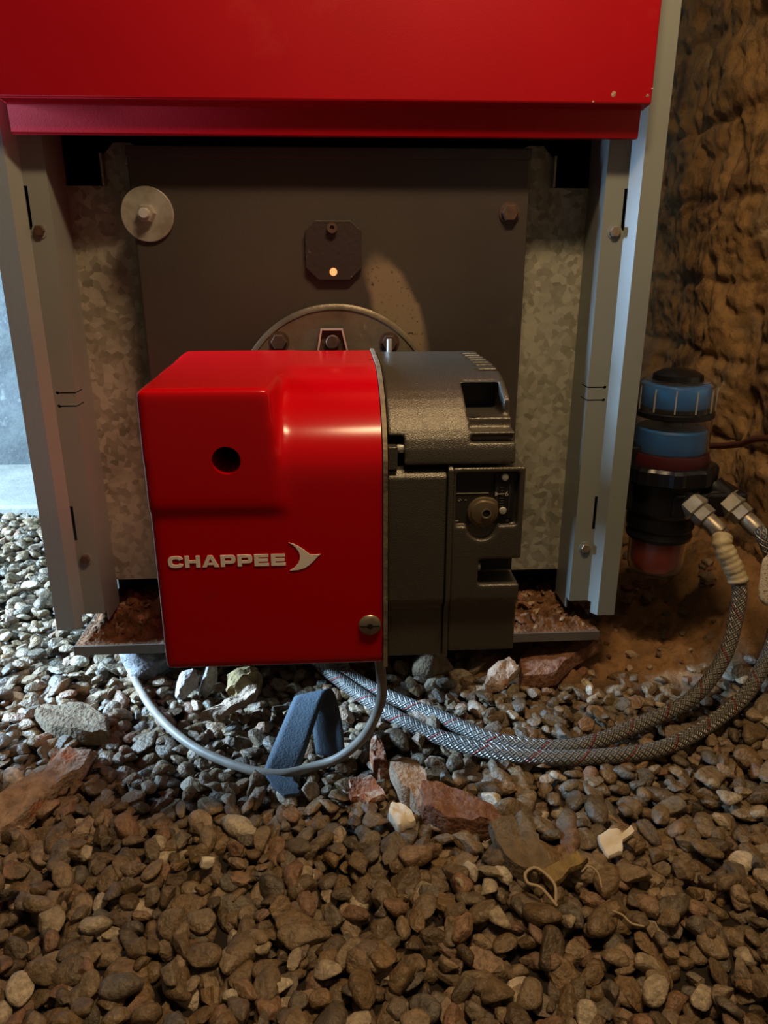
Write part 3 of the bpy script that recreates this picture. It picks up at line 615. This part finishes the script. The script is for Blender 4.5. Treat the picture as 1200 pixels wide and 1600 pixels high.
# grey cable
cb = [(.0285, -.165, .150), (.0300, -.163, .105), (.0330, -.150, .060), (.0300, -.115, .024), (.0145, -.1223, .013), (-.0217, -.1557, .012), (-.0564, -.1640, .012), (-.0919, -.1543, .012), (-.1446, -.118, .012), (-.1947, -.0564, .012), (-.2369, .0212, .013), (-.2624, .0778, .018), (-.275, .16, .03)]
cb = [(.0320, -.180, .168), (.0320, -.180, .1330), (.0341, -.178, .1035), (.0293, -.175, .0793), (.0176, -.170, .0519), (-.0039, -.163, .0266), (-.0280, -.1600, .0150)]+cb[6:]
o = obj('power_cable', tube(cb, .0043, 12), 'cable', origin=(-.0564, -.164, 0), smooth=2); tag(o, 'grey cable looping over the gravel below the red cover', 'cable')
# copper pipe on the right wall
o = obj('copper_pipe', tube([(.40, .36, .196), (.455, .30, .200), (.492, .2203, .2127), (.497, .150, .232), (.497, .0928, .2531), (.498, -.05, .275)], .0042, 12), 'copper', origin=(.49, .2, .2), smooth=2); tag(o, 'thin brown copper pipe running along the rough right wall', 'pipe')

# ---------------- rubble and scraps ----------------
def lump(sz, seed, cuts=9, sub=3, rough=.12, nf=2.2, dmin=.55):
    rs = random.Random(seed); bm = bmesh.new(); bmesh.ops.create_icosphere(bm, subdivisions=sub, radius=1)
    pl = []
    for _ in range(cuts):
        n = Vector((rs.gauss(0, 1), rs.gauss(0, 1), rs.gauss(0, 1))).normalized(); pl.append((n, rs.uniform(dmin, .88)))
    for v in bm.verts:
        p = v.co.copy()
        for n, d in pl:
            e = p.dot(n)-d
            if e > 0: p -= n*e*.93
        p *= 1+rough*noise.noise(p*nf+Vector((seed, 0, 0)))+rough*.4*noise.noise(p*nf*3+Vector((0, seed, 0)))
        v.co = Vector((p.x*sz[0], p.y*sz[1], p.z*sz[2]))
    return bm
def rock(name, x, y, z, sz, seed, m, label, cat, rz=0, tilt=(0, 0), cuts=9, rough=.15, nf=2.2, sub=3, flat=False, group=None):
    bm = lump(sz, seed, cuts, sub, rough, nf)
    o = obj(name, bm, m, smooth=(.5 if flat else 2)); o.location = (x, y, z); o.rotation_euler = (tilt[0], tilt[1], rz); return tag(o, label, cat, group)
def slab(name, pts, z, th, m, label, cat, seed=1, tilt=(0, 0), amp=.007, group=None):
    """broken flat piece from an outline on the ground, thick and uneven"""
    c = Vector((sum(p[0] for p in pts)/len(pts), sum(p[1] for p in pts)/len(pts))); out = []
    for i, p in enumerate(pts):
        a = Vector(p); b = Vector(pts[(i+1) % len(pts)])
        for k in range(4):
            q = a.lerp(b, k/4); n = noise.noise(Vector((q.x*130, q.y*130, seed)))*.0035; out.append(q+(q-c).normalized()*n)
    bm = bmesh.new(); rings = []
    for f, zz in ((1, 0), (1.02, .45), (.96, 1.0), (.66, 1.05), (.33, 1.0)):
        ring = []
        for q in out:
            p = c+(q-c)*f; h = zz*th+amp*noise.fractal(Vector((p.x*60, p.y*60, seed)), 1, 2, 4)*(zz > .3)
            ring.append(bm.verts.new((p.x-c.x, p.y-c.y, h+tilt[0]*(p.x-c.x)+tilt[1]*(p.y-c.y))))
        rings.append(ring)
    n = len(out)
    for A, B_ in zip(rings, rings[1:]):
        for i in range(n): bm.faces.new((A[i], A[(i+1) % n], B_[(i+1) % n], B_[i]))
    bm.faces.new(rings[-1]); bm.faces.new(rings[0][::-1])
    o = obj(name, bm, m, smooth=.7); o.location = (c.x, c.y, z); return tag(o, label, cat, group)
slab('mortar_slab', [(-.262, -.127), (-.232, -.132), (-.236, -.160), (-.251, -.172), (-.262, -.205), (-.285, -.232), (-.312, -.232), (-.292, -.175), (-.270, -.150)], .006, .013, 'pink_slab', 'long pinkish crumbling mortar slab with orange stain at left on gravel', 'rubble', 4, (.05, .08))
slab('flat_rock', [(-.315, -.055), (-.270, -.045), (-.236, -.075), (-.228, -.100), (-.258, -.100), (-.290, -.085)], .004, .016, 'rock_brown', 'flat brown rock half buried in gravel by left post', 'stone', 9)
slab('wood_chunk', [(.066, -.205), (.082, -.202), (.100, -.214), (.124, -.228), (.136, -.242), (.110, -.246), (.082, -.243), (.064, -.232)], .006, .019, 'wood', 'broken reddish brown rotten wood chunk in front of burner', 'wood', 5, (-.12, .1), .006)
slab('mortar_lump', [(.040, -.176), (.064, -.172), (.073, -.195), (.071, -.225), (.058, -.214), (.047, -.200)], .009, .019, 'mortar', 'pale crumbly mortar lump leaning on the reddish wood chunk', 'rubble', 7, (-.1, .2), .006)
slab('mortar_crumb', [(.040, -.214), (.054, -.218), (.058, -.232), (.044, -.240), (.036, -.228)], .008, .009, 'white_scrap', 'small cream mortar crumb just in front of pale mortar lump', 'rubble', 12)
slab('orange_scrap', [(.004, -.182), (.018, -.176), (.028, -.186), (.034, -.200), (.020, -.206), (.006, -.200)], .010, .006, 'orange', 'flat crumpled orange rust scrap left of the mortar lump', 'scrap', 14, (.1, .2), .006)
slab('orange_scrap', [(.024, -.150), (.030, -.145), (.037, -.158), (.040, -.176), (.032, -.178), (.026, -.166)], .012, .016, 'orange', 'upright orange scrap of rust near the strap end', 'scrap', 19, (.5, .5), .006)
slab('flat_stone', [(.116, -.248), (.136, -.246), (.152, -.266), (.158, -.296), (.140, -.304), (.124, -.286), (.118, -.266)], .010, .013, 'rock_brown', 'largest flat dark brown stone in the foreground gravel', 'stone', 22, (0, .1))
slab('wood_chip', [(.146, -.300), (.178, -.286), (.184, -.294), (.152, -.312)], .019, .006, 'rock_yellow', 'flat ochre wood chip beside the largest flat stone', 'wood', 25, (.1, .1))
slab('white_scrap', [(.202, -.262), (.214, -.258), (.222, -.262), (.232, -.256), (.234, -.260), (.222, -.268), (.216, -.278), (.204, -.282), (.201, -.272)], .014, .004, 'white_scrap', 'small white paper-like scrap on foreground gravel at right', 'scrap', 31, (.1, .2), .004)
rock('white_pebble', -.1062, -.268, .014, (.0085, .0055, .0045), 77, 'white_scrap', 'single whitish pebble among brown gravel at left foreground', 'stone', .1)
rock('dark_rock', -.215, .030, .018, (.038, .030, .026), 41, 'rock_grey', 'jagged dark grey rock under the tray at left', 'stone', .3, rough=.35, nf=3.5)
rock('pale_shard', -.168, -.022, .020, (.013, .011, .020), 43, 'rock_pale', 'pale jagged stone shard below burner cover corner', 'stone', .3, (.2, .4), cuts=7, flat=True)
rock('pale_shard', -.146, -.010, .020, (.010, .009, .022), 44, 'rock_pale', 'upright pale shard right beside the yellowish rock', 'stone', 1.1, (.1, .3), cuts=7, flat=True)
rock('yellow_rock', -.106, -.020, .018, (.024, .016, .017), 47, 'rock_yellow', 'yellowish jagged rock under the burner', 'stone', .5, rough=.3, nf=3, flat=True)
slab('pink_shard', [(-.142, -.076), (-.134, -.064), (-.108, -.046), (-.090, -.040), (-.088, -.052), (-.104, -.062), (-.124, -.078)], .015, .008, 'pink_slab', 'thin pinkish flat shard on gravel inside the cable loop', 'stone', 51, (.1, .1))
slab('pale_slab', [(-.300, -.262), (-.268, -.255), (-.262, -.275), (-.275, -.292), (-.300, -.290)], .010, .010, 'mortar', 'pale crumbly slab cut by the left edge of the photo, below the pink one', 'rubble', 63)
rock('round_stone', .103, .004, .020, (.026, .020, .022), 53, 'rock_brown', 'rounded brown stone in shadow behind the hoses', 'stone', .3, rough=.15)
slab('brick_slab', [(.195, -.030), (.235, -.026), (.262, .000), (.300, .022), (.290, .048), (.235, .040), (.200, .010)], .012, .018, 'wood', 'flat reddish brick slab on earth under right end of tray', 'brick', 57, (.12, .12), .005)
slab('rubble_flake', [(.150, -.046), (.172, -.042), (.196, -.018), (.186, -.004), (.160, -.016)], .016, .010, 'pink_slab', 'small tan rubble flake left of the reddish brick slab', 'rubble', 59, (.1, .2))
# folded strap: up, over a sharp fold and down again
def strap():
    bm = bmesh.new()
    P = [((-.0760, -.1690, .008), (-.0440, -.1640, .008)), ((-.068, -.150, .022), (-.034, -.146, .024)), ((-.058, -.125, .035), (-.026, -.122, .038)), ((-.050, -.104, .045), (-.018, -.101, .050)), ((-.046, -.094, .0470), (-.013, -.092, .053)), ((-.040, -.092, .0435), (-.008, -.093, .049)), ((-.034, -.102, .034), (-.003, -.108, .037)), ((-.029, -.120, .024), (.000, -.128, .026)), ((-.026, -.138, .012), (.001, -.146, .012))]
    A = catmull([p[0] for p in P], 5); B_ = catmull([p[1] for p in P], 5); R = []
    for a, b in zip(A, B_): R.append([bm.verts.new(a.lerp(b, i/5)) for i in range(6)])
    for r0, r1 in zip(R, R[1:]):
        for i in range(5): bm.faces.new((r0[i], r0[i+1], r1[i+1], r1[i]))
    return bm
o = obj('rubber_strap', strap(), 'strap', origin=(-.04, -.13, 0), smooth=2); s = o.modifiers.new('s', 'SOLIDIFY'); s.thickness = .0022; s.offset = 0; tag(o, 'folded blue-grey rubber strap standing behind the cable loop', 'strap')
slab('rubber_scrap', [(-.070, -.170), (-.045, -.174), (-.038, -.192), (-.052, -.196), (-.062, -.184)], .012, .003, 'strap', 'short blue-grey rubber end lying in front of cable', 'strap', 61, (0, .1), .001)
o = obj('pale_string', tube([(.150, -.326, .012), (.152, -.316, .017), (.148, -.306, .018), (.141, -.300, .019), (.133, -.304, .018), (.133, -.312, .017), (.141, -.318, .018), (.150, -.330, .013)], .0012, 8), 'string', origin=(.14, -.31, -.006), smooth=2); tag(o, 'looped pale string on gravel beside ochre chip', 'string')
o = obj('thin_root', tube([(.1870, -.338, .017), (.192, -.344, .019), (.196, -.350, .018), (.204, -.352, .017)], .0008, 8), 'string', origin=(.195, -.345, -.004), smooth=2); tag(o, 'thin pale root strand at right foreground, nearest one', 'root')
o = obj('thin_root', tube([(.176, -.302, .017), (.182, -.300, .020), (.187, -.306, .019), (.187, -.316, .015)], .0007, 8), 'string', origin=(.18, -.305, -.004), smooth=2); tag(o, 'thin curved pale root strand just right of string loop', 'root')

# lumps of earth at the foot of the right wall
rs = random.Random(21)
for i in range(130):
    x = rs.uniform(.19, .50); yy = rs.uniform(.0, .34)
    if x < .31 and yy > .06: continue
    sz = rs.choice((.0035, .005, .007, .012))*rs.uniform(.8, 1.2)
    o = obj('earth_clod', lump((sz, sz*.8, sz*.6), 300+i, 7, 2, .3, 2.5), rs.choice(('rock_brown', 'wood', 'pink_slab', 'rock_brown')), smooth=.6); o.parent = floor; o.location = (x, yy, ground_z(x, yy)+sz*.35); o.rotation_euler = (0, 0, rs.uniform(0, 6))

# ---------------- gravel ----------------
rs = random.Random(11); NV = 14
def pebble_bm(seed, sub):
    r2 = random.Random(seed); a = r2.uniform(1.1, 1.75); b = r2.uniform(.85, 1.2); c = r2.uniform(.5, .85)
    return lump((a, b, c), seed*3+1, r2.choice((8, 10, 13)), sub, .10, 1.5, .42)
HI = []; LO = []
for k in range(NV):
    bm = pebble_bm(100+k, 3); me = bpy.data.meshes.new('pebble')
    for f in bm.faces: f.smooth = True
    for e in bm.edges:
        if e.calc_face_angle(0) > .34: e.smooth = False
    bm.to_mesh(me); bm.free(); me.materials.append(M['pebble']); HI.append(me)
    bm = pebble_bm(100+k, 2); bm.verts.ensure_lookup_table(); bm.faces.ensure_lookup_table()
    LO.append((np.array([v.co[:] for v in bm.verts]), np.array([[v.index for v in f.verts] for f in bm.faces]))); bm.free()
def project(p):
    d = Vector(p)-CAM; r = fw.cross(Vector((0, 0, 1))).normalized(); u = r.cross(fw); z = d.dot(fw)
    return 600+1180*d.dot(r)/z, 800-1180*d.dot(u)/z, z
keep = []
S0 = .0125
y = -.50
while y < .62:
    x = -1.05 if y > -.05 else -.64
    st = S0 if y < .15 else S0*1.15
    while x < .56:
        for layer in range(2):
            px = x+rs.uniform(-.5, .5)*st; py = y+rs.uniform(-.5, .5)*st
            if layer == 1 and rs.random() < .45: continue
            if py > .16 and px > -.275: continue
            if px < -.66 and py < .1: continue
            d = dirt_amount(px, py)
            if d > .25 and rs.random() < d*1.02-.04: continue
            if layer == 1 and d > .1: continue
            sz = rs.choice((.0062, .0072, .0082, .0092))*rs.uniform(.85, 1.15)
            if rs.random() < .03: sz *= 1.45
            X, Y, z = project((px, py, 0))
            if X < -750 or X > 1650 or Y > 2150: continue
            zz = ground_z(px, py)+(sz*.35 if layer == 0 else sz*.45+.0075+rs.uniform(-.002, .003))-d*.004
            keep.append((px, py, zz, sz, rs.randrange(NV), rs.uniform(-.5, .5), rs.uniform(-.5, .5), rs.uniform(0, 2*PI), rs.random(), layer, (sz/z if (0 < X < 1200 and 0 < Y < 1600 and layer) else 0)))
        x += st
    y += st
keep.sort(key=lambda k: -k[10])
from mathutils import Euler
for k in keep[:300]:
    o = bpy.data.objects.new('pebble', HI[k[4]]); COL.objects.link(o); o.parent = floor
    o.location = k[:3]; o.scale = (k[3],)*3; o.rotation_euler = k[5:8]
Vs, Fs, Ts, FL = [], [], [], []; n = 0
for k in keep[300:]:
    v, f = LO[k[4]]; FL.append(np.full(len(f), k[4] % 5 > 2)); R = np.array(Euler(k[5:8]).to_matrix()); Vs.append((v*k[3]) @ R.T+np.array(k[:3])); Fs.append(f+n); n += len(v); Ts.append(np.full(len(v), k[8]))
Vs = np.concatenate(Vs); Fs = np.concatenate(Fs); Ts = np.concatenate(Ts)
me = bpy.data.meshes.new('gravel'); me.vertices.add(len(Vs)); me.vertices.foreach_set('co', Vs.ravel().astype(np.float32))
me.loops.add(Fs.size); me.loops.foreach_set('vertex_index', Fs.ravel().astype(np.int32)); me.polygons.add(len(Fs)); me.polygons.foreach_set('loop_start', np.arange(0, Fs.size, 3, dtype=np.int32))
me.update(calc_edges=True); me.polygons.foreach_set('use_smooth', np.concatenate(FL))
at = me.attributes.new('tint', 'FLOAT', 'POINT'); at.data.foreach_set('value', Ts.astype(np.float32)); me.materials.append(M['pebble'])
o = bpy.data.objects.new('gravel', me); COL.objects.link(o); o.parent = floor; o['kind'] = 'stuff'
print('pebbles', len(keep))
